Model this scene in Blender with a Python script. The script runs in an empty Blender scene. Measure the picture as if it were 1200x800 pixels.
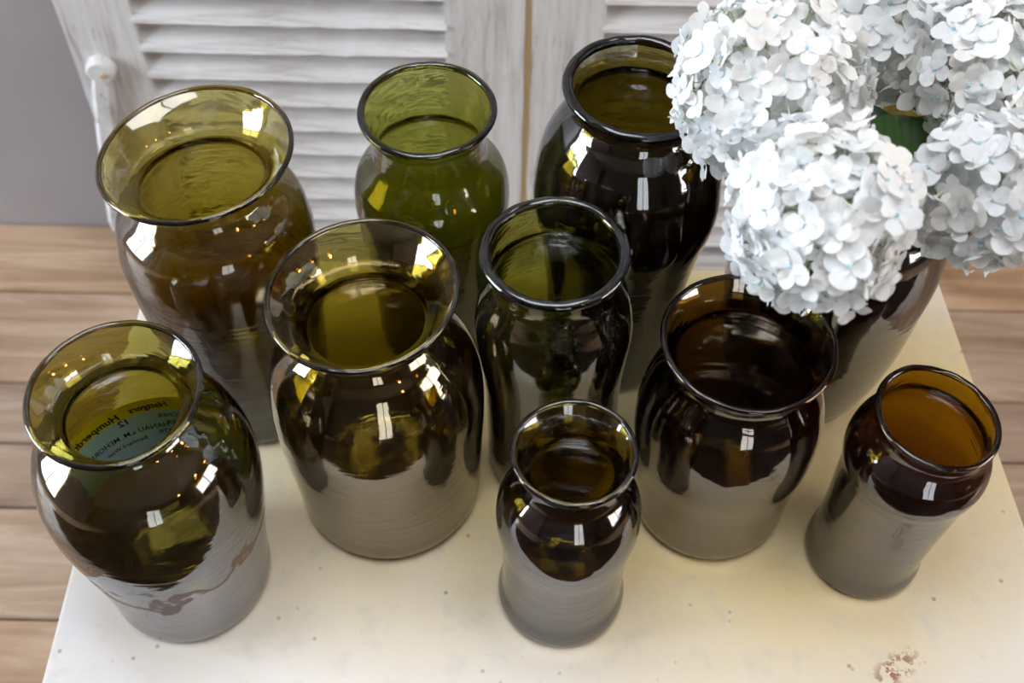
import bpy, bmesh, math, random
from mathutils import Matrix, Vector, noise
random.seed(7)
PI = math.pi
sc = bpy.context.scene
COL = sc.collection

# ------------------------------------------------------------------ camera
cam_d = bpy.data.cameras.new('camera')
cam = bpy.data.objects.new('camera', cam_d); COL.objects.link(cam)
cam_d.sensor_width = 36.0
cam_d.lens = 42.54
cam_d.clip_start = 0.02
PITCH, ROLL = math.radians(53.17), math.radians(1.14)
cam.matrix_world = (Matrix.Translation((0, 0, 0.8)) @ Matrix.Rotation(PI/2 - PITCH, 4, 'X')
                    @ Matrix.Rotation(ROLL, 4, 'Z'))
cam_d.dof.use_dof = True
cam_d.dof.focus_distance = 0.78
cam_d.dof.aperture_fstop = 8.0
sc.camera = cam

# ------------------------------------------------------------------ world, light, exposure
sc.view_settings.view_transform = 'Standard'
sc.view_settings.look = 'None'
sc.view_settings.gamma = 1.0
sc.view_settings.use_curve_mapping = False
sc.view_settings.exposure = 1.12
cy = sc.cycles
cy.max_bounces = 24
cy.diffuse_bounces = 4
cy.glossy_bounces = 6
cy.transmission_bounces = 24
cy.transparent_max_bounces = 64
cy.sample_clamp_indirect = 6.0
cy.blur_glossy = 0.3

world = bpy.data.worlds.new('world'); sc.world = world
world.use_nodes = True
wb = world.node_tree.nodes['Background']
wb.inputs[0].default_value = (0.75, 0.86, 1.0, 1)
wb.inputs[1].default_value = 1.0

def area(name, loc, rot, sx, sy, power, col):
    d = bpy.data.lights.new(name, 'AREA'); d.shape = 'RECTANGLE'; d.size = sx; d.size_y = sy
    d.energy = power; d.color = col
    o = bpy.data.objects.new(name, d); COL.objects.link(o)
    o.location = loc; o.rotation_euler = rot
    return o
COOL = (0.80, 0.90, 1.0)
# daylight standing in the windows of the side walls and in the glazed door behind the camera
def daylight(name, loc, rot, sx, sy, radiance, col): return area(name, loc, rot, sx, sy, radiance*PI*sx*sy, col)
daylight('daylight_window_b', (-3.12, 0.25, .80), (0, -PI/2, 0), 1.9, 1.4, 10.0, COOL)
daylight('daylight_window_c', (2.82, -0.25, .70), (0, PI/2, 0), 1.4, 1.5, 3.6, (1.0, .93, .84))
daylight('added_roof_fill', (.05, .35, 2.10), (0, 0, 0), 1.6, 1.2, 2.6, (.98, .98, 1.0))  # added overhead fill light, set in an invented roof opening
daylight('daylight_door', (0.75, -2.72, 0.62), (PI/2, 0, 0), 0.9, 2.0, 0.8, (1.0, 0.97, 0.94))

# ------------------------------------------------------------------ helpers
def tag(o, label=None, cat=None, group=None, kind=None):
    if label: o['label'] = label
    if cat: o['category'] = cat
    if group: o['group'] = group
    if kind: o['kind'] = kind
    return o
def empty(name, loc=(0, 0, 0)):
    o = bpy.data.objects.new(name, None); COL.objects.link(o); o.location = loc
    o.empty_display_size = 0.05
    return o
def obj(name, me, mat=None, parent=None, loc=None, smooth=False):
    if isinstance(me, bmesh.types.BMesh):
        m = bpy.data.meshes.new(name); me.to_mesh(m); me.free(); me = m
    if mat is not None:
        mats = mat if isinstance(mat, (list, tuple)) else [mat]
        if len(me.materials) == 0:
            for x in mats: me.materials.append(x)
    if smooth:
        for p in me.polygons: p.use_smooth = True
    o = bpy.data.objects.new(name, me); COL.objects.link(o)
    if parent is not None: o.parent = parent
    if loc is not None: o.location = loc
    return o
def box(bm, x0, x1, y0, y1, z0, z1, mat=None):
    vs = [bm.verts.new(p) for p in ((x0,y0,z0),(x1,y0,z0),(x1,y1,z0),(x0,y1,z0),(x0,y0,z1),(x1,y0,z1),(x1,y1,z1),(x0,y1,z1))]
    if mat is not None:
        for v in vs: v.co = mat @ v.co
    fs = [bm.faces.new([vs[i] for i in f]) for f in ((3,2,1,0),(4,5,6,7),(0,1,5,4),(1,2,6,5),(2,3,7,6),(3,0,4,7))]
    return vs, fs
def bbox(x0, x1, y0, y1, z0, z1, bev=0.002, mat=None):
    bm = bmesh.new(); box(bm, x0, x1, y0, y1, z0, z1, mat)
    if bev: bmesh.ops.bevel(bm, geom=list(bm.edges), offset=bev, segments=2, affect='EDGES')
    return bm
def tube(bm, pts, rad, n=8, cap=True):
    pts = [Vector(p) for p in pts]; rings = []
    up = Vector((0, 0, 1))
    for i, p in enumerate(pts):
        t = (pts[min(i+1, len(pts)-1)] - pts[max(i-1, 0)]).normalized()
        a = t.cross(up if abs(t.z) < 0.95 else Vector((1, 0, 0))).normalized(); b = t.cross(a)
        r = rad[i] if isinstance(rad, (list, tuple)) else rad
        rings.append([bm.verts.new(p + r*(math.cos(2*PI*k/n)*a + math.sin(2*PI*k/n)*b)) for k in range(n)])
    for i in range(len(rings)-1):
        for k in range(n):
            bm.faces.new((rings[i][k], rings[i][(k+1) % n], rings[i+1][(k+1) % n], rings[i+1][k]))
    if cap:
        bm.faces.new(rings[0][::-1]); bm.faces.new(rings[-1])
def catmull(P, n=6):
    P = [tuple(p) for p in P]
    Q = [P[0]] + P + [P[-1]]; out = []
    for i in range(1, len(Q)-2):
        p0, p1, p2, p3 = (Vector(q) for q in Q[i-1:i+3])
        d0 = max((p1-p0).length, 1e-9)**.5; d1 = max((p2-p1).length, 1e-9)**.5; d2 = max((p3-p2).length, 1e-9)**.5
        m1 = (p2-p1) if (p1-p0).length < 1e-8 else ((p1-p0)/d0 - (p2-p0)/(d0+d1) + (p2-p1)/d1)*d1
        m2 = (p2-p1) if (p3-p2).length < 1e-8 else ((p2-p1)/d1 - (p3-p1)/(d1+d2) + (p3-p2)/d2)*d1
        for k in range(n):
            t = k/n
            out.append((2*t**3-3*t*t+1)*p1 + (t**3-2*t*t+t)*m1 + (-2*t**3+3*t*t)*p2 + (t**3-t*t)*m2)
    out.append(Vector(P[-1]))
    return out

# ------------------------------------------------------------------ materials
class NT:
    def __init__(s, name):
        s.m = bpy.data.materials.new(name); s.m.use_nodes = True
        s.t = s.m.node_tree; s.t.nodes.clear()
        s.out = s.t.nodes.new('ShaderNodeOutputMaterial')
    def n(s, typ, **kw):
        nd = s.t.nodes.new('ShaderNode'+typ)
        for k, v in kw.items():
            if hasattr(nd, k): setattr(nd, k, v)
        return nd
    def l(s, a, b): s.t.links.new(a, b)
    def put(s, sock, v):
        if isinstance(v, bpy.types.NodeSocket): s.l(v, sock)
        else:
            if isinstance(v, (tuple, list)) and len(v) == 3 and sock.type == 'RGBA': v = (*v, 1)
            sock.default_value = v
    def math(s, op, a, b=None, clamp=False):
        nd = s.n('Math', operation=op, use_clamp=clamp); s.put(nd.inputs[0], a)
        if b is not None: s.put(nd.inputs[1], b)
        return nd.outputs[0]
    def mix(s, fac, a, b):
        nd = s.n('Mix', data_type='RGBA'); s.put(nd.inputs[0], fac); s.put(nd.inputs[6], a); s.put(nd.inputs[7], b)
        return nd.outputs[2]
    def coord(s, scale=(1, 1, 1), which='Object', rot=(0, 0, 0), loc=(0, 0, 0)):
        tc = s.n('TexCoord'); mp = s.n('Mapping'); s.l(tc.outputs[which], mp.inputs[0])
        mp.inputs['Scale'].default_value = scale; mp.inputs['Rotation'].default_value = rot
        mp.inputs['Location'].default_value = loc
        return mp.outputs[0]
    def noise(s, vec, scale, detail=4, rough=.55, dist=0):
        nd = s.n('TexNoise'); s.l(vec, nd.inputs['Vector'])
        nd.inputs['Scale'].default_value = scale; nd.inputs['Detail'].default_value = detail
        nd.inputs['Roughness'].default_value = rough; nd.inputs['Distortion'].default_value = dist
        return nd.outputs['Fac']
    def ramp(s, fac, stops):
        nd = s.n('ValToRGB'); s.put(nd.inputs[0], fac); e = nd.color_ramp.elements
        while len(e) < len(stops): e.new(0.5)
        for i, (p, c) in enumerate(stops):
            e[i].position = p; e[i].color = (*c, 1) if len(c) == 3 else c
        return nd.outputs[0]
    def step(s, fac, a, b):
        nd = s.n('MapRange'); s.put(nd.inputs[0], fac); nd.inputs[1].default_value = a; nd.inputs[2].default_value = b
        return nd.outputs[0]
    def bump(s, h, strength=.3, dist=.002):
        nd = s.n('Bump'); s.l(h, nd.inputs['Height']); nd.inputs['Strength'].default_value = strength
        nd.inputs['Distance'].default_value = dist
        return nd.outputs[0]
    def pbr(s, col, rough=.5, normal=None, spec=.5, **kw):
        b = s.n('BsdfPrincipled'); s.put(b.inputs['Base Color'], col); s.put(b.inputs['Roughness'], rough)
        b.inputs['Specular IOR Level'].default_value = spec
        if normal is not None: s.l(normal, b.inputs['Normal'])
        for k, v in kw.items(): s.put(b.inputs[k.replace('_', ' ')], v)
        s.l(b.outputs[0], s.out.inputs[0])
        return s.m
def flat(name, col, rough=.6, **kw):
    return NT(name).pbr(col, rough, **kw)

def mat_planks(name, base, dark, light, seed):
    t = NT(name)
    oi = t.n('ObjectInfo')
    tc = t.n('TexCoord'); add = t.n('VectorMath', operation='ADD'); t.l(tc.outputs['Object'], add.inputs[0])
    cmb = t.n('CombineXYZ')
    t.l(t.math('MULTIPLY', oi.outputs['Random'], 37.0), cmb.inputs[0]); t.l(t.math('MULTIPLY', oi.outputs['Random'], 91.0), cmb.inputs[1])
    t.l(cmb.outputs[0], add.inputs[1])
    mp = t.n('Mapping'); t.l(add.outputs[0], mp.inputs[0]); mp.inputs['Scale'].default_value = (1.2, 14, 14)
    g = t.noise(mp.outputs[0], 3.0, 6, .6, 1.2)
    mp2 = t.n('Mapping'); t.l(add.outputs[0], mp2.inputs[0]); mp2.inputs['Scale'].default_value = (2.0, 5, 5)
    g2 = t.noise(mp2.outputs[0], 2.2, 4, .55, .6)
    c = t.ramp(g, [(.28, dark), (.5, base), (.74, light)])
    c2 = t.ramp(g2, [(.3, dark), (.55, base), (.75, light)])
    c = t.mix(.45, c, c2)
    # board to board colour
    hsv = t.n('HueSaturation'); t.l(c, hsv.inputs['Color'])
    t.l(t.math('ADD', t.math('MULTIPLY', oi.outputs['Random'], .35), .84), hsv.inputs['Value'])
    t.l(t.math('ADD', t.math('MULTIPLY', oi.outputs['Random'], .25), .88), hsv.inputs['Saturation'])
    # knots
    vo = t.n('TexVoronoi'); mp3 = t.n('Mapping'); t.l(add.outputs[0], mp3.inputs[0]); mp3.inputs['Scale'].default_value = (2.4, 5.5, 5)
    t.l(mp3.outputs[0], vo.inputs['Vector']); vo.inputs['Scale'].default_value = 1.0
    k = t.step(vo.outputs['Distance'], .10, .03)
    col = t.mix(t.math('MULTIPLY', k, .75), hsv.outputs[0], (.10, .055, .03))
    return t.pbr(col, t.step(g, .2, 1.6), t.bump(g, .25, .001), spec=.35)

M_floor = mat_planks('floor_wood', (.39, .262, .172), (.20, .124, .075), (.53, .395, .29), 1)
M_door = mat_planks('brown_wood', (.13, .075, .038), (.08, .045, .022), (.17, .10, .055), 2)

def mat_wall():
    t = NT('grey_plaster'); v = t.coord()
    n = t.noise(v, 3.0, 5); n2 = t.noise(v, 60, 4)
    return t.pbr(t.ramp(n, [(.3, (.295, .265, .265)), (.7, (.34, .308, .306))]), .85, t.bump(n2, .12, .002))
M_wall = mat_wall()
M_wall_warm = flat('warm_plaster', (.045, .035, .028), .9)
M_ceiling = flat('dark_ceiling', (.17, .15, .13), .9)

def mat_shutter(name, grain):       # grain: scale of the streaks along the wood
    t = NT(name); v = t.coord(scale=grain); vv = t.coord()
    oi = t.n('ObjectInfo')
    g = t.noise(v, 6, 6, .65, .4)
    big = t.noise(vv, 7, 5, .6)
    white = t.ramp(g, [(.30, (.32, .285, .255)), (.44, (.55, .525, .515)), (.56, (.62, .61, .605)), (.75, (.71, .70, .70))])
    grime = t.math('MULTIPLY', t.step(big, .55, .75), t.step(g, .40, .62))
    c = t.mix(t.math('MULTIPLY', grime, .75), white, (.30, .225, .145))
    peel = t.math('MULTIPLY', t.step(t.noise(v, 13, 5, .7), .60, .63), t.step(big, .46, .56))
    c = t.mix(t.math('MULTIPLY', peel, .85), c, (.22, .19, .165))
    return t.pbr(c, .62, t.bump(g, .35, .0015), spec=.3)
M_sh_v = mat_shutter('weathered_white_paint_upright', (14, 14, 1.0))
M_sh_h = mat_shutter('weathered_white_paint_slat', (1.0, 14, 14))
M_sh_bar = mat_shutter('cream_white_paint', (5, 5, 3))
M_rust = flat('rust', (.16, .06, .025), .8)
M_gap = flat('tan_wood_edge', (.46, .34, .18), .7)

def mat_marble():
    t = NT('ivory_stone'); v = t.coord()
    n = t.noise(v, 4.5, 6, .55, .3); f = t.noise(v, 38, 6, .65); vf = t.noise(v, 160, 3, .6)
    # old yellowing plus yellow light cast through the jars, both in the colour
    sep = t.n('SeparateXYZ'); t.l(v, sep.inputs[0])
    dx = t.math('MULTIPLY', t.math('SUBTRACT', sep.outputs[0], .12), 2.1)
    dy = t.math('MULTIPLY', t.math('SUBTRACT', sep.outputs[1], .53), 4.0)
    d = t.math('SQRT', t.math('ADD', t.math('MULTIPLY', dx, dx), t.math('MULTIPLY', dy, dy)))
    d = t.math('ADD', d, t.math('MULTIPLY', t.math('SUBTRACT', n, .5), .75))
    stain_glow = t.step(d, 1.12, .50)
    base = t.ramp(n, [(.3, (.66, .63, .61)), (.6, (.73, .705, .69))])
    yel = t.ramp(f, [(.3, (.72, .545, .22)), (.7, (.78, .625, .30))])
    c = t.mix(t.math('MULTIPLY', stain_glow, .85), base, yel)
    c = t.mix(t.math('MULTIPLY', t.step(f, .53, .70), .28), c, (.40, .385, .385))
    # small rusty and grey flecks
    sp = t.n('TexVoronoi'); t.l(v, sp.inputs['Vector']); sp.inputs['Scale'].default_value = 75
    rnd = t.n('SeparateColor'); t.l(sp.outputs['Color'], rnd.inputs[0])
    fleck = t.math('MULTIPLY', t.step(sp.outputs['Distance'], .16, .06), t.math('GREATER_THAN', rnd.outputs[0], .72))
    c = t.mix(t.math('MULTIPLY', fleck, .7), c, t.mix(rnd.outputs[1], (.16, .13, .11), (.50, .30, .14)))
    # the rust-brown patch by the right jar
    px = t.math('SUBTRACT', sep.outputs[0], .2685); py = t.math('SUBTRACT', sep.outputs[1], .3235)
    # along a diagonal
    a = t.math('ADD', t.math('MULTIPLY', px, .80), t.math('MULTIPLY', py, .60)); b = t.math('SUBTRACT', t.math('MULTIPLY', py, .80), t.math('MULTIPLY', px, .60))
    pd = t.math('SQRT', t.math('ADD', t.math('POWER', t.math('MULTIPLY', a, 38), 2.0), t.math('POWER', t.math('MULTIPLY', b, 85), 2.0)))
    pm = t.math('MULTIPLY', t.step(pd, 1.0, .4), t.step(t.noise(v, 170, 3, .6), .48, .55))
    c = t.mix(t.math('MULTIPLY', pm, .9), c, (.27, .11, .065))
    return t.pbr(c, .42, t.bump(vf, .05, .0006), spec=.4)
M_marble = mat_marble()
M_iron = flat('dark_iron', (.05, .05, .05), .5, Metallic=.8)
M_frame = flat('white_window_frame', (.55, .55, .54), .5)

def mat_glass(name, T, wall=.0030, extra=.03, dust=.03, patina=0.0, pat_top=.1, pat_noise=.02, pat_soft=.002, pat_edge=0.0, gcol=(.95, .96, 1), rough=.0, film=(.30, .285, .27)):
    """blown glass: refracting walls filled with an absorbing tint (T is the share of light that passes one wall), a little
    dust and an iridescent weathering film on the lower outside"""
    t = NT(name); v = t.coord()
    wob = t.bump(t.noise(t.coord(scale=(2.2, 2.2, 11)), 6, 3, .5, .8), .11, .004)
    gb = t.n('BsdfGlass'); gb.inputs['IOR'].default_value = 1.52; gb.inputs['Roughness'].default_value = rough; t.l(wob, gb.inputs['Normal'])
    gl = t.n('BsdfGlossy'); gl.inputs['Roughness'].default_value = .05; gl.inputs['Color'].default_value = (*gcol, 1)
    t.l(wob, gl.inputs['Normal'])
    m1 = t.n('MixShader'); m1.inputs[0].default_value = extra; t.l(gb.outputs[0], m1.inputs[1]); t.l(gl.outputs[0], m1.inputs[2])
    last = m1.outputs[0]
    sg = [-math.log(max(x, .002))/wall for x in T]; mx = max(sg)
    va = t.n('VolumeAbsorption'); va.inputs['Color'].default_value = (*[1-x/mx for x in sg], 1); va.inputs['Density'].default_value = mx
    t.l(va.outputs[0], t.out.inputs[1])
    if patina > 0:
        sep = t.n('SeparateXYZ'); t.l(v, sep.inputs[0])
        zz = t.math('ADD', sep.outputs[2], t.math('MULTIPLY', t.math('SUBTRACT', t.noise(v, 24, 3, .5), .5), pat_noise))
        mask = t.step(zz, pat_top+pat_soft, pat_top-pat_soft)
        pg = t.n('BsdfGlossy'); pg.inputs['Roughness'].default_value = .12
        irid = t.noise(t.coord(scale=(1, 1, 2.2)), 26, 3, .5, 1.0)
        t.l(t.ramp(irid, [(.3, (.62, .66, .80)), (.5, (.78, .74, .76)), (.7, (.84, .76, .62))]), pg.inputs['Color'])
        pdif = t.n('BsdfDiffuse'); pdif.inputs['Color'].default_value = (*film, 1)
        pm = t.n('MixShader'); pm.inputs[0].default_value = .30; t.l(pg.outputs[0], pm.inputs[1]); t.l(pdif.outputs[0], pm.inputs[2])
        m3 = t.n('MixShader'); t.l(t.math('MULTIPLY', mask, patina), m3.inputs[0]); t.l(last, m3.inputs[1]); t.l(pm.outputs[0], m3.inputs[2])
        last = m3.outputs[0]
        if pat_edge > 0:      # brown crust along the torn edge of the film
            band = t.math('MULTIPLY', t.step(zz, pat_top+pat_edge, pat_top+pat_edge-.003), t.math('SUBTRACT', 1.0, mask))
            cr = t.n('BsdfDiffuse'); cr.inputs['Color'].default_value = (.17, .075, .03, 1)
            m4 = t.n('MixShader'); t.l(t.math('MULTIPLY', band, .55), m4.inputs[0]); t.l(last, m4.inputs[1]); t.l(cr.outputs[0], m4.inputs[2])
            last = m4.outputs[0]
    if dust > 0:
        dn = t.noise(t.coord(scale=(1, 1, .35)), 34, 6, .7, .8)
        df = t.n('BsdfDiffuse'); df.inputs['Color'].default_value = (.55, .57, .62, 1)
        m2 = t.n('MixShader'); t.l(t.math('MULTIPLY', t.step(dn, .50, .78), dust), m2.inputs[0])
        t.l(last, m2.inputs[1]); t.l(df.outputs[0], m2.inputs[2])
        last = m2.outputs[0]
    t.l(last, t.out.inputs[0])
    return t.m

def mat_petal():
    t = NT('white_petal'); oi = t.n('ObjectInfo')
    v = t.coord(); sep = t.n('SeparateXYZ'); t.l(v, sep.inputs[0])
    c = t.mix(oi.outputs['Random'], (.845, .87, .885), (.88, .865, .835))
    n = t.noise(v, 300, 2)
    df = t.n('BsdfDiffuse'); t.l(c, df.inputs[0])
    tl = t.n('BsdfTranslucent'); t.l(c, tl.inputs[0])
    mx = t.n('MixShader'); mx.inputs[0].default_value = .32
    t.l(df.outputs[0], mx.inputs[1]); t.l(tl.outputs[0], mx.inputs[2]); t.l(mx.outputs[0], t.out.inputs[0])
    return t.m
M_petal = mat_petal()
M_eye = flat('pale_blue_eye', (.36, .56, .66), .6)
M_pedicel = flat('pale_green_stalk', (.55, .60, .42), .6)
def mat_leaf():
    t = NT('green_leaf'); v = t.coord()
    w = t.n('TexWave'); t.l(v, w.inputs['Vector']); w.inputs['Scale'].default_value = 55; w.inputs['Distortion'].default_value = 1.5
    c = t.mix(t.math('MULTIPLY', w.outputs['Fac'], .12), (.035, .085, .018), (.10, .18, .04))
    return t.pbr(c, .42, t.bump(w.outputs['Fac'], .06, .001))
M_leaf = mat_leaf()
M_stem = flat('green_stem', (.14, .20, .05), .5)
M_stub = flat('cut_twig_end', (.40, .20, .07), .7)

# ------------------------------------------------------------------ room
FZ = -0.5
X0, X1, Y0, Y1, ZC = -3.0, 2.7, -2.6, 1.1685, 2.0
floor = tag(obj('floor', bbox(X0, X1, Y0, Y1+.02, FZ-.06, FZ-.022, 0), M_door), kind='structure')
joints = [1.1685, 1.0436, .8913, .80, .7086, .565, .43, .28, .15, -.02, -.19, -.34, -.5, -.66, -.84, -1.0, -1.18, -1.35, -1.5, -1.68, -1.84, -2.0, -2.2, -2.4, -2.6]
rp = random.Random(3)
for i in range(len(joints)-1):
    ya, yb = joints[i+1], joints[i]
    xs = [X0]; x = X0 + rp.uniform(.5, 1.9)
    if i == 0: x = X0 + 1.2
    while x < X1-.4: xs.append(x); x += rp.uniform(1.5, 2.2)
    xs.append(X1)
    for a, b in zip(xs[:-1], xs[1:]):
        cx, cyy = (a+b)/2, (ya+yb)/2
        bm = bbox(a-cx+.0012, b-cx-.0012, ya-cyy+.0016, yb-cyy-.0016, -.022, 0.0, .0015)
        obj('plank', bm, M_floor, floor, (cx, cyy, FZ - rp.uniform(0, .0015)))

tag(obj('wall_back', bbox(X0-.1, .50, Y1, Y1+.12, FZ-.06, ZC, 0), M_wall), kind='structure')
# dark timber boarding to the right of the shutters
wr = tag(obj('wall_back_timber', bbox(.50, X1+.1, Y1+.03, Y1+.12, FZ-.06, ZC, 0), M_door), kind='structure')
for k in range(15):
    a = .502+k*.157
    obj('board', bbox(a, a+.154, Y1+.003, Y1+.03, FZ, ZC, .002), M_door, wr)
# left wall with two windows
WIN = [(-.45, .95, -.15, 1.75)]
bm = bmesh.new()
for (a, b, c, d) in [(Y0-.1, -.45, FZ-.06, ZC), (.95, Y1, FZ-.06, ZC), (-.45, .95, FZ-.06, -.15), (-.45, .95, 1.75, ZC)]:
    box(bm, X0-.1, X0, a, b, c, d)
tag(obj('wall_left', bm, M_wall), kind='structure')
def pane_mat():
    t = NT('window_pane'); tr = t.n('BsdfTransparent'); gl = t.n('BsdfGlossy'); gl.inputs['Roughness'].default_value = .02
    mx = t.n('MixShader'); mx.inputs[0].default_value = .04
    t.l(tr.outputs[0], mx.inputs[1]); t.l(gl.outputs[0], mx.inputs[2]); t.l(mx.outputs[0], t.out.inputs[0]); return t.m
M_pane = pane_mat()
WALLX = [(X0-.05, 1), (X1+.05, -1)]
for wi, (a, b, c, d) in enumerate(WIN + [(-1.0, .5, .0, 1.4)]):
    w = tag(empty('window_%d' % (wi+1), (WALLX[wi][0], (a+b)/2, c)), kind='structure')
    w.scale = (WALLX[wi][1], 1, 1)
    L, H = (b-a)/2, d-c
    for nm, e in (('frame', (-L, -L+.06, 0, H)), ('frame', (L-.06, L, 0, H)), ('frame', (-L+.06, L-.06, 0, .06)), ('frame', (-L+.06, L-.06, H-.06, H)),
                  ('mullion', (-.025, .025, .06, H-.06)), ('glazing_bar', (-L+.06, -.025, H*.62, H*.62+.03)), ('glazing_bar', (.025, L-.06, H*.62, H*.62+.03))):
        obj(nm, bbox(-.025, .025, e[0], e[1], e[2], e[3], .004), M_frame, w)
    obj('sill', bbox(.03, .14, -L-.04, L+.04, -.035, 0, .005), M_frame, w)
    obj('pane', bbox(-.003, .003, -L+.06, L-.06, .06, H-.06, 0), M_pane, w)
# wall behind the camera with a glazed door
bm = bmesh.new()
for (a, b, c, d) in [(X0-.1, .3, FZ-.06, ZC), (1.2, X1+.1, FZ-.06, ZC), (.3, 1.2, 1.6, ZC), (.3, 1.2, FZ-.06, FZ)]:
    box(bm, a, b, Y0-.1, Y0, c, d)
tag(obj('wall_front', bm, M_wall_warm), kind='structure')
dr = tag(empty('door_1', (.75, Y0-.05, FZ)), kind='structure')
for e in ((-.45, -.37, 0, 2.1), (.37, .45, 0, 2.1), (-.37, .37, 0, .35), (-.37, .37, 2.0, 2.1), (-.02, .02, .35, 2.0)):
    obj('door_frame', bbox(e[0], e[1], -.025, .025, e[2], e[3], .004), M_door, dr)
obj('pane', bbox(-.37, .37, -.003, .003, .35, 2.0, 0), M_pane, dr)
bm = bmesh.new()
for (a, b, c, d) in [(Y0-.1, -1.0, FZ-.06, ZC), (.5, Y1+.12, FZ-.06, ZC), (-1.0, .5, FZ-.06, 0), (-1.0, .5, 1.4, ZC)]:
    box(bm, X1, X1+.1, a, b, c, d)
tag(obj('wall_right', bm, M_wall_warm), kind='structure')
bm = bmesh.new()
for (a, b, c, d) in [(X0-.1, -.75, Y0-.1, Y1+.12), (.85, X1+.1, Y0-.1, Y1+.12), (-.75, .85, Y0-.1, -.25), (-.75, .85, .95, Y1+.12)]:
    box(bm, a, b, c, d, ZC, ZC+.08)
tag(obj('ceiling', bm, M_ceiling), kind='structure')
rw = tag(empty('window_3', (.05, .35, ZC+.03)), kind='structure')       # invented roof opening over the table, added for fill light
for e in ((-.8, -.74, -.6, .6), (.74, .8, -.6, .6), (-.74, .74, -.6, -.54), (-.74, .74, .54, .6), (-.02, .02, -.54, .54)):
    obj('frame', bbox(e[0], e[1], e[2], e[3], -.02, .02, .004), M_frame, rw)
obj('pane', bbox(-.74, .74, -.54, .54, -.003, .003, 0), M_pane, rw)

# warm pendant lamps hanging in the room to the right, seen as sparks in the glass
def mat_emit(name, col, s):
    t = NT(name); e = t.n('Emission'); e.inputs[0].default_value = (*col, 1); e.inputs[1].default_value = s
    t.l(e.outputs[0], t.out.inputs[0]); return t.m
M_bulb = mat_emit('warm_bulb', (1.0, .45, .13), 18)
for k, (lx, ly, lz, lab) in enumerate(((1.2, -.9, 1.25, 'warm glass bulb pendant on black cord beside the glazed door'),
                                       (1.75, -.2, 1.35, 'warm glass bulb pendant on black cord, middle one of the row'),
                                       (1.9, .45, 1.3, 'warm glass bulb pendant on black cord near the timber wall'))):
    p = tag(empty('pendant_lamp', (lx, ly, lz)), lab, 'lamp', 'pendant lamps')
    bm = bmesh.new(); tube(bm, [(0, 0, .10), (0, 0, ZC-lz+.01)], .004, 6); obj('cord', bm, M_iron, p)
    bm = bmesh.new(); tube(bm, [(0, 0, .045), (0, 0, .06), (0, 0, .10)], [.02, .022, .012], 16); obj('socket', bm, M_iron, p, smooth=True)
    bm = bmesh.new(); bmesh.ops.create_uvsphere(bm, u_segments=20, v_segments=12, radius=.05); obj('bulb', bm, M_bulb, p, smooth=True)

# ------------------------------------------------------------------ shutters
SY = 1.06                      # front face of the stiles
def shutter(name, xa, xb, sa, sb, label, n_slats):
    """xa..xb outer edges, sa / sb inner edges of the two stiles"""
    r = tag(empty(name, ((xa+xb)/2, SY, FZ)), label, 'shutter')
    cx = (xa+xb)/2; TH = .036; TOP = 1.25
    def strip(a, b, z0, z1, nm, m, y0=0.0, y1=TH, rough=True, seed=0):
        bm = bmesh.new()
        n = 40 if rough else 1
        rows = []
        for k in range(n+1):
            z = z0+(z1-z0)*k/n
            ja = (noise.noise(Vector((seed, z*30, 0)))*.0022+noise.noise(Vector((seed, z*110, 3)))*.0012) if rough else 0
            jb = (noise.noise(Vector((seed+9, z*30, 0)))*.0010) if rough else 0
            rows.append([bm.verts.new(p) for p in ((a+ja, y0, z), (b+jb, y0, z), (b+jb, y1, z), (a+ja, y1, z))])
        for k in range(n):
            for q in range(4):
                bm.faces.new((rows[k][q], rows[k][(q+1) % 4], rows[k+1][(q+1) % 4], rows[k+1][q]))
        bm.faces.new(rows[0][::-1]); bm.faces.new(rows[-1])
        return obj(nm, bm, m, r)
    h = TOP-FZ
    strip(xa-cx, sa-cx, 0, h, 'stile', M_sh_v, seed=xa*10)
    strip(sb-cx, xb-cx, 0, h, 'stile', M_sh_v, seed=xb*10+4)
    obj('rail', bbox(sa-cx, sb-cx, .003, TH-.003, 0, .075, .002), M_sh_h, r)
    obj('rail', bbox(sa-cx, sb-cx, .003, TH-.003, h-.09, h, .002), M_sh_h, r)
    # slats: front lower edges at the heights where the photo shows the shadow lines
    pitch = .03826
    z_first = .8-SY*.7694-FZ
    z_first += pitch*12
    me = None; rs = random.Random(5)
    base_me = []
    for q in range(3):
        bm = bmesh.new(); N = 24; w = (sb-sa)+.004; rows = []
        for k in range(N+1):
            x = -w/2+w*k/N
            j = noise.noise(Vector((x*26, q*7.3, 1)))*.0016+noise.noise(Vector((x*90, q*3.3, 5)))*.0009
            # local: y back, z up; lower front edge at origin
            T = math.radians(61); Lg = .048; th = .0085
            u = Vector((0, math.cos(T), math.sin(T))); nrm = Vector((0, -math.sin(T), math.cos(T)))
            p0 = Vector((x, 0, j)); rows.append([bm.verts.new(p) for p in (p0, p0+nrm*th, p0+u*Lg+nrm*th, p0+u*Lg)])
        for k in range(N):
            for e in range(4): bm.faces.new((rows[k][e], rows[k+1][e], rows[k+1][(e+1) % 4], rows[k][(e+1) % 4]))
        bm.faces.new(rows[0]); bm.faces.new(rows[-1][::-1])
        m = bpy.data.meshes.new('slat'); bm.to_mesh(m); bm.free(); m.materials.append(M_sh_h); base_me.append(m)
    z = z_first; k = 0
    while z > .085:
        if z < h-.12:
            o = obj('slat', base_me[k % 3], None, r, ((sa+sb)/2-cx, .004, z))
            o.rotation_euler = (rs.uniform(-.02, .02), rs.uniform(-.003, .003), 0)
        z -= pitch; k += 1
    return r
shl = shutter('louvred_shutter', -.499, .0072, -.4185, -.0797, 'weathered white louvred shutter with a swinging stay bar, leaning before the grey wall', 30)
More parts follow.
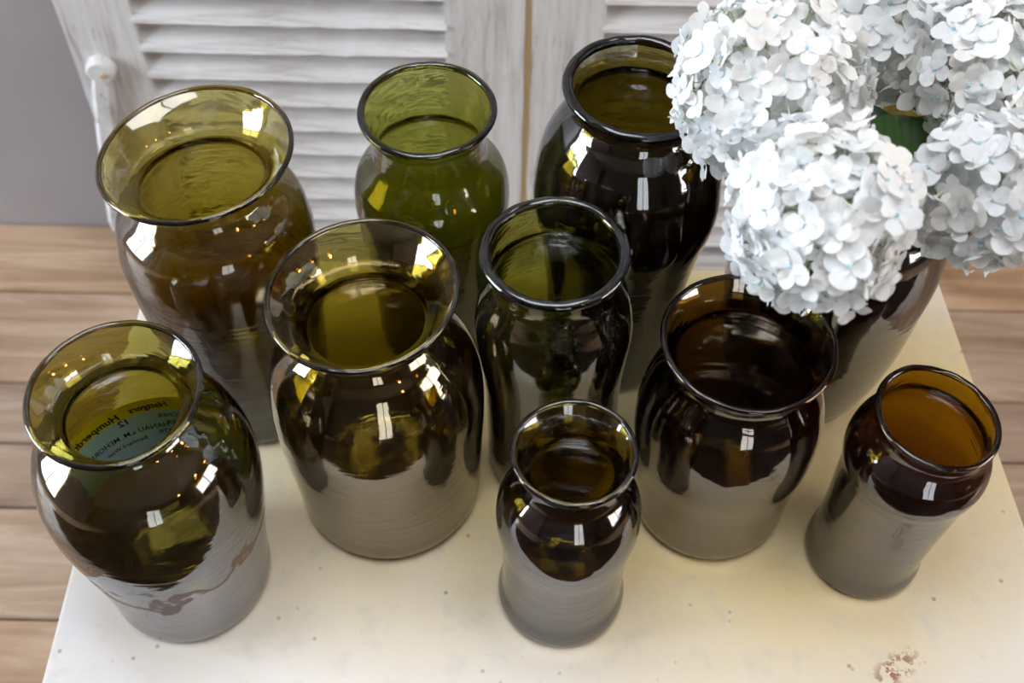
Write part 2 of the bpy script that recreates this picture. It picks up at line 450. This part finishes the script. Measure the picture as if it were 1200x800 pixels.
shr = shutter('louvred_shutter', .0150, .5051, .0941, .425, 'weathered white louvred shutter behind the white flowers', 30)
# tan edge of the hidden hinge batten in the joint of the left leaf
cxl = (-.499+.0072)/2; 
obj('hinge_batten', bbox(.0070-cxl, .0152-cxl, .0015, .034, .02, 1.74, 0), M_gap, shl)
# swinging stay bar with round head on the left stile
def stay_bar():
    bm = bmesh.new()
    head = Vector((-.4690-cxl, -.014, -.1133-FZ)); end = Vector((-.5150-cxl, -.014, -.385-FZ))
    d = (end-head).normalized(); s = Vector((d.z, 0, -d.x))
    prof = []
    for tt, w in ((.012, .0105), (.03, .0125), (.10, .0135), (.20, .0135), (.255, .0125), (.272, .008)):
        prof.append((head+d*tt, w))
    rings = []
    for p, w in prof:
        ring = []
        for (a, b) in ((-1, .013), (-1, .006), (-.6, .002), (.6, .002), (1, .006), (1, .013)):
            ring.append(bm.verts.new(p + s*w*a + Vector((0, b, 0))))
        rings.append(ring)
    for i in range(len(rings)-1):
        for q in range(6): bm.faces.new((rings[i][q], rings[i][(q+1) % 6], rings[i+1][(q+1) % 6], rings[i+1][q]))
    bm.faces.new(rings[0][::-1]); bm.faces.new(rings[-1])
    o = obj('stay_bar', bm, M_sh_bar, shl)
    bm = bmesh.new(); tube(bm, [head+Vector((0, .014, 0)), head+Vector((0, .004, 0)), head+Vector((0, .001, 0))], [.0165, .0165, .0135], 28)
    obj('pivot_disc', bm, M_sh_bar, o, smooth=False)
    bm = bmesh.new(); q = head+Vector((.004, .0012, -.002)); tube(bm, [q, q+Vector((0, -.003, 0))], .0035, 12); obj('screw', bm, M_gap, o)
    bm = bmesh.new(); q = head+d*.222+Vector((0, .002, 0)); tube(bm, [q+Vector((0, .003, 0)), q+Vector((0, -.002, 0))], .0045, 10); obj('rust_spot', bm, M_rust, o)
stay_bar()

# ------------------------------------------------------------------ added floor cover, out of view, to darken what the jars mirror
def mat_added_cover():
    t = NT('added_dark_cover'); v = t.coord(); n = t.noise(v, 9, 5); f = t.noise(v, 300, 2)
    return t.pbr(t.ramp(n, [(.35, (.016, .012, .010)), (.6, (.035, .020, .014)), (.75, (.05, .03, .018))]), .95, t.bump(f, .5, .003), spec=.1)
tag(obj('added_floor_cover', bbox(-1.6, 1.6, -2.56, .12, 0, .012, .004), mat_added_cover(), None, (0, 0, FZ-.0005)), 'added dark brown floor cover, out of view, darkening the jar reflections', 'added_floor_cover')

# ------------------------------------------------------------------ table
TL = [(-.3138, .678), (-.3154, .282), (.3972, .282), (.3668, .684)]     # left back, left front, right front, right back
tb = tag(empty('stone_table', (0, .44, FZ)), 'low table with an ivory stone top carrying the jars', 'table')
bm = bmesh.new()
lo = [bm.verts.new((x, y, -.032)) for x, y in TL]; hi = [bm.verts.new((x, y, 0)) for x, y in TL]
bm.faces.new(hi); bm.faces.new(lo[::-1])
for k in range(4): bm.faces.new((lo[k], lo[(k+1) % 4], hi[(k+1) % 4], hi[k]))
bmesh.ops.bevel(bm, geom=list(bm.edges), offset=.003, segments=3, affect='EDGES')
bmesh.ops.recalc_face_normals(bm, faces=list(bm.faces))
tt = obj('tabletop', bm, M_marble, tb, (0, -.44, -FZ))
def leg(x, y):
    bm = bmesh.new(); tube(bm, [(x, y-.44, 0), (x, y-.44, .03), (x, y-.44, .44)], [.016, .014, .018], 12)
    obj('leg', bm, M_iron, tb)
for x, y in ((-.26, .62), (-.26, .34), (.33, .34), (.31, .62)): leg(x, y)
bm = bmesh.new()
for e in ((-.27, .32, .612, .632), (-.27, .34, .328, .348)): box(bm, e[0], e[1], e[2]-.44, e[3]-.44, .425, .469)
for e in ((-.272, -.248, .34, .62), (.305, .329, .34, .62)): box(bm, e[0], e[1], e[2]-.44, e[3]-.44, .425, .469)
obj('apron', bm, M_iron, tb)

# ------------------------------------------------------------------ jars
NS = 96
def lathe(bm, prof, warp, close=False):
    rings = []
    for (r, z) in prof:
        if r < 1e-5:
            rings.append([bm.verts.new(warp(0, 0, z))]); continue
        rings.append([bm.verts.new(warp(r*math.cos(2*PI*k/NS), r*math.sin(2*PI*k/NS), z)) for k in range(NS)])
    idx = list(range(len(rings)-1)) + ([len(rings)-1] if close else [])
    for i in idx:
        a, b = rings[i], rings[(i+1) % len(rings)]
        for k in range(NS):
            k2 = (k+1) % NS
            if len(a) == 1 and len(b) == 1: break
            if len(a) == 1: bm.faces.new((a[0], b[k2], b[k]))
            elif len(b) == 1: bm.faces.new((a[k], a[k2], b[0]))
            else: bm.faces.new((a[k], a[k2], b[k2], b[k]))
    return rings
JARS = {}
def jar(key, name, loc, outer, T, label, wall=.0030, lip_r=.0019, thick=1.8, lean=(0, 0), tilt=(0, 0), oval=.010, seed=0, **mk):
    """outer: (radius, height) of the outside from the foot to the lip; lean: shift of the mouth against the foot;
    tilt: rise of the rim along x and y; the mouth of blown jars is never quite level"""
    H = outer[-1][1]
    def warp(x, y, z):
        f = max(z, 0)/H
        ang = math.atan2(y, x); w = 1 + oval*f*math.cos(2*ang+seed) + .004*math.cos(3*ang+seed*1.7)
        X, Y = x*w, y*w
        g = max(0, (f-.55)/.45)**1.5
        return (X+lean[0]*f, Y+lean[1]*f, z + g*(tilt[0]*x + tilt[1]*y))
    root = tag(empty(name, (loc[0], loc[1], 0.0)), label, 'jar', 'old green and brown glass jars on the stone table')
    out = catmull([(r, z) for r, z in outer], 7)
    # inner wall: offset along the normal
    inn = []
    for i, p in enumerate(out):
        t = (out[min(i+1, len(out)-1)]-out[max(i-1, 0)]).normalized(); n = Vector((-t.y, t.x))
        q = p + n*wall*(1 + thick*(1-min(1, p.y/H/.75))**1.5)*(1 - .25*max(0, (p.y/H-.85)/.15))
        if q.y > .007: inn.append(q)
    inn[0:0] = [Vector((0, .0085)), Vector((inn[0].x*.6, .0075)), Vector((inn[0].x*.9, .0065))]
    prof = [Vector((0, .003)), Vector((out[0].x*.7, .0025)), Vector((out[0].x*.93, .0002))] + out + inn[::-1]
    bm = bmesh.new(); lathe(bm, [(max(p.x, 0), max(p.y, 0)) for p in prof], warp)
    bmesh.ops.remove_doubles(bm, verts=bm.verts, dist=1e-6)
    bmesh.ops.recalc_face_normals(bm, faces=list(bm.faces))
    gm = mat_glass(key+'_glass', T, wall=wall, **mk)
    lm = mat_glass(key+'_lip_glass', tuple(max(x, .002)**1.5 for x in T), wall=wall, extra=.03, dust=.05, rough=.02)
    obj('body', bm, gm, root, smooth=True)
    tip = (out[-1]+inn[-1])/2
    bm = bmesh.new()
    lathe(bm, [(tip.x+lip_r*math.cos(2*PI*k/14), tip.y+lip_r*.9*math.sin(2*PI*k/14)) for k in range(14)], warp, close=True)
    rn = random.Random(seed)
    for v in bm.verts:
        v.co += v.normal*0 + Vector((0, 0, noise.noise(v.co*90+Vector((seed, 0, 0)))*.0009))
    bmesh.ops.recalc_face_normals(bm, faces=list(bm.faces))
    obj('rim', bm, lm, root, smooth=True)
    JARS[key] = (root, warp, out, inn)
    return root

OLIVE = (.55, .46, .10); GREEN = (.43, .44, .095); DKOLIVE = (.43, .37, .065); AMBER = (.32, .165, .007); BLACKOL = (.36, .26, .022)
# tall olive jar, wide flaring mouth
jar('A', 'wide_mouth_jar', (-.2015, .5473),
    [(.053, .001), (.0565, .006), (.058, .03), (.060, .08), (.0635, .13), (.0661, .17), (.0655, .19), (.060, .213), (.0475, .2265), (.0425, .2345), (.0445, .2425), (.052, .252), (.0614, .2595)],
    OLIVE, 'tall yellow-olive jar with a flaring mouth, before the stay bar of the shutter', tilt=(.10, 0), seed=1.0, dust=.12, extra=.05, thick=4.5)
# olive jar with the paper label
jar('B', 'labelled_jar', (-.2261, .3862),
    [(.0535, .001), (.0560, .006), (.0575, .03), (.062, .07), (.0675, .11), (.0692, .135), (.0672, .158), (.0585, .182), (.0425, .1975), (.0362, .2045), (.0378, .2115), (.0435, .220), (.0503, .2276)],
    DKOLIVE, 'dark olive jar with a printed paper label inside, at the edge of the table', tilt=(.03, 0), seed=2.2, patina=.22, pat_top=.080, pat_noise=.13, pat_edge=.012, extra=.09)
# olive jar, widest flare
jar('C', 'wide_mouth_jar', (-.0890, .4629),
    [(.062, .001), (.0665, .007), (.0680, .03), (.0705, .07), (.0725, .11), (.0718, .135), (.066, .160), (.0525, .182), (.0425, .193), (.0402, .1995), (.0425, .2065), (.0500, .218), (.0593, .2275)],
    DKOLIVE, 'bulbous dark olive jar with the widest flaring mouth, next to the labelled jar', lean=(-.003, 0), tilt=(.07, 0), seed=3.1, extra=.15, gcol=(1, .84, .56))
# bright green jar
jar('D', 'shouldered_jar', (-.0602, .6123),
    [(.044, .001), (.047, .006), (.048, .04), (.0515, .10), (.0555, .145), (.0562, .165), (.053, .182), (.0440, .1945), (.0400, .2025), (.0395, .212), (.0415, .226), (.0461, .2405)],
    GREEN, 'bright green jar with a straight neck in front of the louvred shutters', seed=4.0, dust=.02, extra=.04, lip_r=.0026)
# slim green jar with thick lip
jar('E', 'slim_jar', (.0320, .4900),
    [(.043, .001), (.0465, .006), (.0475, .05), (.048, .11), (.0515, .155), (.0522, .172), (.049, .192), (.0435, .207), (.0405, .2155), (.0402, .222), (.0422, .2305), (.0442, .2375)],
    (.36, .36, .075), 'slim green jar with a thick grey rim, before the large blackish jar', lean=(-.0065, 0), seed=5.0, lip_r=.0036, extra=.10)
# small front jar
jar('F', 'small_jar', (.0383, .3769),
    [(.0410, .001), (.0442, .006), (.0440, .014), (.0418, .024), (.0415, .05), (.0428, .08), (.0452, .10), (.0462, .114), (.0448, .130), (.0385, .146), (.0310, .1565), (.0280, .1655), (.0288, .173), (.0325, .1815), (.0370, .1881)],
    BLACKOL, 'small dark jar with a flared neck and spreading foot, the slimmest neck on the table', seed=6.0, patina=.08, pat_top=.085, pat_soft=.03, pat_noise=.006, dust=.03, extra=.09)
# squat brown jar
jar('G', 'wide_mouth_jar', (.1486, .4575),
    [(.052, .001), (.0562, .006), (.0575, .03), (.0595, .065), (.0625, .09), (.063, .105), (.0615, .126), (.056, .148), (.0485, .163), (.0455, .171), (.0462, .178), (.0500, .1865), (.0544, .1936)],
    (.21, .115, .011), 'squat dark brown jar with a wide flared rim, directly under the white flowers', seed=7.0, patina=.07, pat_top=.07, pat_soft=.03, pat_noise=.01, extra=.12, gcol=(1, .88, .70))
# amber cylinder with shoulder
jar('H', 'cylinder_jar', (.2585, .4141),
    [(.0385, .001), (.0412, .006), (.0410, .012), (.0390, .022), (.0395, .05), (.0415, .09), (.0428, .112), (.0440, .121), (.0458, .129), (.0460, .138), (.0435, .149), (.0385, .157), (.0358, .1625), (.0360, .169), (.0384, .1774)],
    AMBER, 'amber brown cylinder jar with a low shoulder, standing alone at the table edge', lean=(.005, 0), tilt=(-.08, 0), seed=8.0, patina=.10, pat_top=.117, pat_noise=.004, extra=.08, lip_r=.0020)
# big blackish jar
jar('I', 'shouldered_jar', (.0785, .598),
    [(.048, .001), (.0505, .006), (.051, .04), (.0535, .09), (.0595, .137), (.0662, .175), (.0658, .195), (.0605, .225), (.0505, .2455), (.0425, .2560), (.0405, .2615), (.0425, .2685), (.0475, .2755)],
    (.15, .115, .012), 'tall blackish jar with a rounded shoulder and thick rim, beside the white flowers', tilt=(-.03, 0), seed=9.0, lip_r=.0036, extra=.10)
# flower vase
jar('J', 'flower_jar', (.226, .566),
    [(.046, .001), (.050, .006), (.0555, .02), (.0635, .05), (.0695, .09), (.0725, .135), (.074, .165), (.0728, .185), (.067, .210), (.060, .224), (.0585, .232), (.061, .241), (.065, .248)],
    (.22, .155, .02), 'brown olive tapering jar that holds the white hydrangeas', seed=10.0, extra=.13)

# paper label inside jar B
def paper(name, col):
    t = NT(name); d = t.n('BsdfDiffuse'); tl = t.n('BsdfTranslucent'); mx = t.n('MixShader'); mx.inputs[0].default_value = .5
    d.inputs[0].default_value = tl.inputs[0].default_value = (*col, 1)
    t.l(d.outputs[0], mx.inputs[1]); t.l(tl.outputs[0], mx.inputs[2]); t.l(mx.outputs[0], t.out.inputs[0]); return t.m
M_lab_y = paper('yellow_paper', (.85, .78, .03))
M_lab_g = paper('grey_green_paper', (.55, .78, 1.0))
M_ink = flat('black_ink', (.012, .012, .012), .7)
def label_B():
    root, warp, out, inn = JARS['B']
    def rin(z):
        best = .06
        for p, q in zip(inn[4:-1], inn[5:]):
            if p.y <= z <= q.y and p.x > .05: best = p.x+(q.x-p.x)*(z-p.y)/max(q.y-p.y, 1e-6)
        return best
    A0, A1 = 30, 166
    def surf(a, z, off=0.0):
        r = rin(z)-.0010-off
        return Vector(warp(r*math.cos(math.radians(a)), r*math.sin(math.radians(a)), z))
    def patch(z0, z1, nm, m, par):
        bm = bmesh.new(); N = 40; R = 4; g = []
        for o in (0.0, .0003):
            g.append([[bm.verts.new(surf(A0+(A1-A0)*i/N, z0+(z1-z0)*j/R, o)) for j in range(R+1)] for i in range(N+1)])
        for s in range(2):
            for i in range(N):
                for j in range(R):
                    f = (g[s][i][j], g[s][i+1][j], g[s][i+1][j+1], g[s][i][j+1]); bm.faces.new(f if s == 0 else f[::-1])
        bmesh.ops.recalc_face_normals(bm, faces=list(bm.faces))
        return obj(nm, bm, m, par)
    lab = patch(.0800, .1172, 'label', M_lab_g, root)
    lab['label'] = 'grey-green paper label with mirrored printing'
    patch(.1172, .1290, 'yellow_band', M_lab_y, lab)
    # lettering: read from outside, so it shows mirrored through the mouth
    def text(s, size, a_mid, z, slant=0.0, bold=0.0, track=1.0):
        cu = bpy.data.curves.new('lettering', 'FONT'); cu.body = s; cu.size = size; cu.align_x = 'CENTER'; cu.shear = slant
        cu.offset = bold; cu.space_character = track; cu.extrude = 0; cu.resolution_u = 2
        to = bpy.data.objects.new('t', cu); COL.objects.link(to)
        dg = bpy.context.evaluated_depsgraph_get(); me = bpy.data.meshes.new_from_object(to.evaluated_get(dg))
        bpy.data.objects.remove(to)
        for v in me.vertices:
            # outward reading: x to the right seen from outside = increasing azimuth
            a = a_mid + math.degrees(v.co.x/.0635)
            v.co = surf(a, z+v.co.y, .0007)
        obj('lettering', me, M_ink, lab)
    text('Hattgers', .0074, 105, .1203, .35, .00016)
    text('Humperdt', .0084, 139, .1190, .30, .00022)
    text('12', .0080, 122, .1115, .2, .00015)
    text('HANAU a.M. MEHORN', .0062, 124, .1005, .1, .00006)
    text('Bernhard West', .0050, 126, .0925, .1, .00006)
    text('ONA SCHER', .0055, 88, .1100, .1, .00006)
    text('TEICHNER', .0055, 86, .1025, .1, .00006)
    text('ZECHNER STR', .0055, 88, .0945, .1, .00006)
    text('HOF 12', .0050, 86, .0870, .1, .00006)
label_B()

# ------------------------------------------------------------------ hydrangeas
def floret_mesh(q, size):
    rn = random.Random(100+q); bm = bmesh.new()
    off = rn.uniform(0, 1)
    for k in range(4):
        ang = PI/2*k + rn.uniform(-.18, .18); L = size*rn.uniform(.43, .54); W = L*rn.uniform(.50, .62)
        lift = rn.uniform(.05, .45) if rn.random() < .8 else rn.uniform(.5, .9)
        cup = rn.uniform(-.25, .40); NA = 14; tw = rn.uniform(-.3, .3); W = L*rn.uniform(.46, .56); wv = rn.uniform(0, 6)
        def pt(rho, ph):
            cs, sn = math.cos(ph), math.sin(ph)
            u = .50+.50*rho*cs
            x = .02*size + L*u; y = W*rho*sn*(1-.38*max(0, -cs)*rho)*(1+.05*math.sin(3*ph+wv))
            z = L*(lift*u*u*.7 + cup*(y/W)**2*.35 - .05) + L*.035*rho*math.sin(4*ph+wv) + tw*y*u
            return bm.verts.new((x*math.cos(ang)-y*math.sin(ang), x*math.sin(ang)+y*math.cos(ang), z+.0010*(k % 2)))
        cv = pt(0, 0); rings = [[pt(rho, 2*PI*a/NA) for a in range(NA)] for rho in (.55, 1.0)]
        for a in range(NA):
            b = (a+1) % NA
            f = bm.faces.new((cv, rings[0][a], rings[0][b])); f.smooth = True
            f = bm.faces.new((rings[0][a], rings[1][a], rings[1][b], rings[0][b])); f.smooth = True
    r = bmesh.ops.create_icosphere(bm, subdivisions=1, radius=size*.050, matrix=Matrix.Translation((0, 0, size*.02)))
    for v in r['verts']:
        for f in v.link_faces: f.material_index = 1
    n0 = len(bm.faces)
    tube(bm, [(0, 0, 0), (size*.03, 0, -size*.3), (0, 0, -size*.75)], size*.022, 5)
    bm.faces.ensure_lookup_table()
    for f in bm.faces[n0:]: f.material_index = 2
    m = bpy.data.meshes.new('floret'); bm.to_mesh(m); bm.free()
    for x in (M_petal, M_eye, M_pedicel): m.materials.append(x)
    return m
FL = {s: [floret_mesh(q, s/1000) for q in range(7)] for s in (17, 22, 26)}
def leaf_mesh(L, W, seed):
    bm = bmesh.new(); NU, NV = 12, 6; g = []
    for i in range(NU+1):
        u = i/NU; hw = W*math.sin(PI*u**.85)**.85 if 0 < u < 1 else W*.02; row = []
        for j in range(NV+1):
            v = -1+2*j/NV; ser = 1+.05*math.sin(u*60)*(abs(v) == 1)
            row.append(bm.verts.new((L*u, hw*v*ser, -.35*L*u*u + .25*W*abs(v) + .04*L*math.sin(u*9+v*2+seed))))
        g.append(row)
    for i in range(NU):
        for j in range(NV): f = bm.faces.new((g[i][j], g[i+1][j], g[i+1][j+1], g[i][j+1])); f.smooth = True
    m = bpy.data.meshes.new('leaf'); bm.to_mesh(m); bm.free(); m.materials.append(M_leaf)
    return m
LF = [leaf_mesh(.075, .026, 0), leaf_mesh(.06, .023, 2)]
def bloom(center, r, n, kinds, label, mouth, leaves, seed, squash=(1, 1, 1), zmin=-.85):
    rn = random.Random(seed); c = Vector(center)
    root = tag(empty('hydrangea', (mouth[0], mouth[1], mouth[2])), label, 'flower', 'white hydrangeas in the jar')
    o0 = Vector(mouth)
    # stem, foot inside the jar
    foot = Vector((.225+rn.uniform(-.015, .015)-mouth[0], .565+rn.uniform(-.015, .015)-mouth[1], .03-mouth[2]))
    mid = Vector((0, 0, 0)); top = c-o0
    bm = bmesh.new(); pts = catmull([tuple(foot), tuple(mid), tuple(mid.lerp(top, .5)+Vector((0, 0, .012))), tuple(top)], 6)
    tube(bm, pts, [.0034]*len(pts), 8); obj('stem', bm, M_stem, root, smooth=True)
    # branching stalks inside the head
    bm = bmesh.new()
    pts_all = []
    ga = PI*(3-5**.5); i = 0; cand = []
    N = int(n*1.0)
    for i in range(N):
        z = 1-(1-zmin)*(i+.5)/N; rr = math.sqrt(1-z*z); th = ga*i
        d = Vector((rr*math.cos(th), rr*math.sin(th), z)); d = (d+Vector((rn.gauss(0, .07), rn.gauss(0, .07), rn.gauss(0, .07)))).normalized()
        cand.append(d)
    for i, d in enumerate(cand):
        s = r*(1+rn.uniform(-.13, .07)) if i % 5 else r*rn.uniform(.70, .82)
        p = Vector((d.x*squash[0], d.y*squash[1], d.z*squash[2]))*s
        if i % 4 == 0:
            tube(bm, [top, top+p*.55+Vector((0, 0, -.004)), top+p*.97], [.0013, .0010, .0006], 5)
        me = rn.choice(FL[rn.choice(kinds)])
        o = obj('floret', me, None, root, top+p)
        nd = (d+Vector((rn.gauss(0, .30), rn.gauss(0, .30), rn.gauss(0, .30)))).normalized()
        q = nd.to_track_quat('Z', 'Y') @ Matrix.Rotation(rn.uniform(0, 2*PI), 3, 'Z').to_quaternion()
        o.rotation_mode = 'QUATERNION'; o.rotation_quaternion = q
        k = rn.uniform(.85, 1.15); o.scale = (k, k, k)
    obj('flower_stalks', bm, M_pedicel, root)
    for (p, dirv, k, s) in leaves:
        o = obj('leaf', LF[k], None, root, Vector(p)-o0)
        d = Vector(dirv).normalized(); x = d; z = Vector((0, 0, 1)); y = z.cross(x).normalized(); z = x.cross(y)
        mt = Matrix((x, y, z)).transposed(); o.rotation_mode = 'QUATERNION'; o.rotation_quaternion = mt.to_quaternion(); o.scale = (s, s, s)
    return root
bloom((.147, .54, .3275), .0545, 270, (17, 17, 22), 'dense white hydrangea head hanging over the rim of the tall blackish jar', (.205, .560, .250),
      [((.205, .552, .275), (-.3, -.5, .1), 1, .8)], 1)
bloom((.1575, .430, .341), .043, 230, (17, 22, 22), 'white hydrangea head leaning out over the squat dark brown jar', (.212, .540, .250),
      [((.205, .535, .285), (.25, -.35, .1), 0, .6)], 2, squash=(1.0, 1.18, 1.12))
bloom((.2560, .465, .3250), .041, 130, (22, 26, 26), 'white hydrangea head with large florets, drooping over the table edge', (.240, .545, .250),
      [((.200, .535, .290), (.8, -.1, .15), 0, .95), ((.245, .530, .262), (-.8, .1, .1), 1, .9)], 3)
bloom((.2254, .617, .3150), .050, 140, (22, 26), 'shaded cream-white hydrangea head behind the other heads, against the shutter', (.225, .580, .250),
      [((.215, .575, .280), (.2, -.8, .05), 0, .9)], 4)
bloom((.2720, .552, .3350), .041, 120, (22, 26, 26), 'white hydrangea head reaching up towards the dark timber boards', (.245, .570, .250),
      [((.250, .550, .275), (-.3, -.6, .1), 1, .9)], 5)
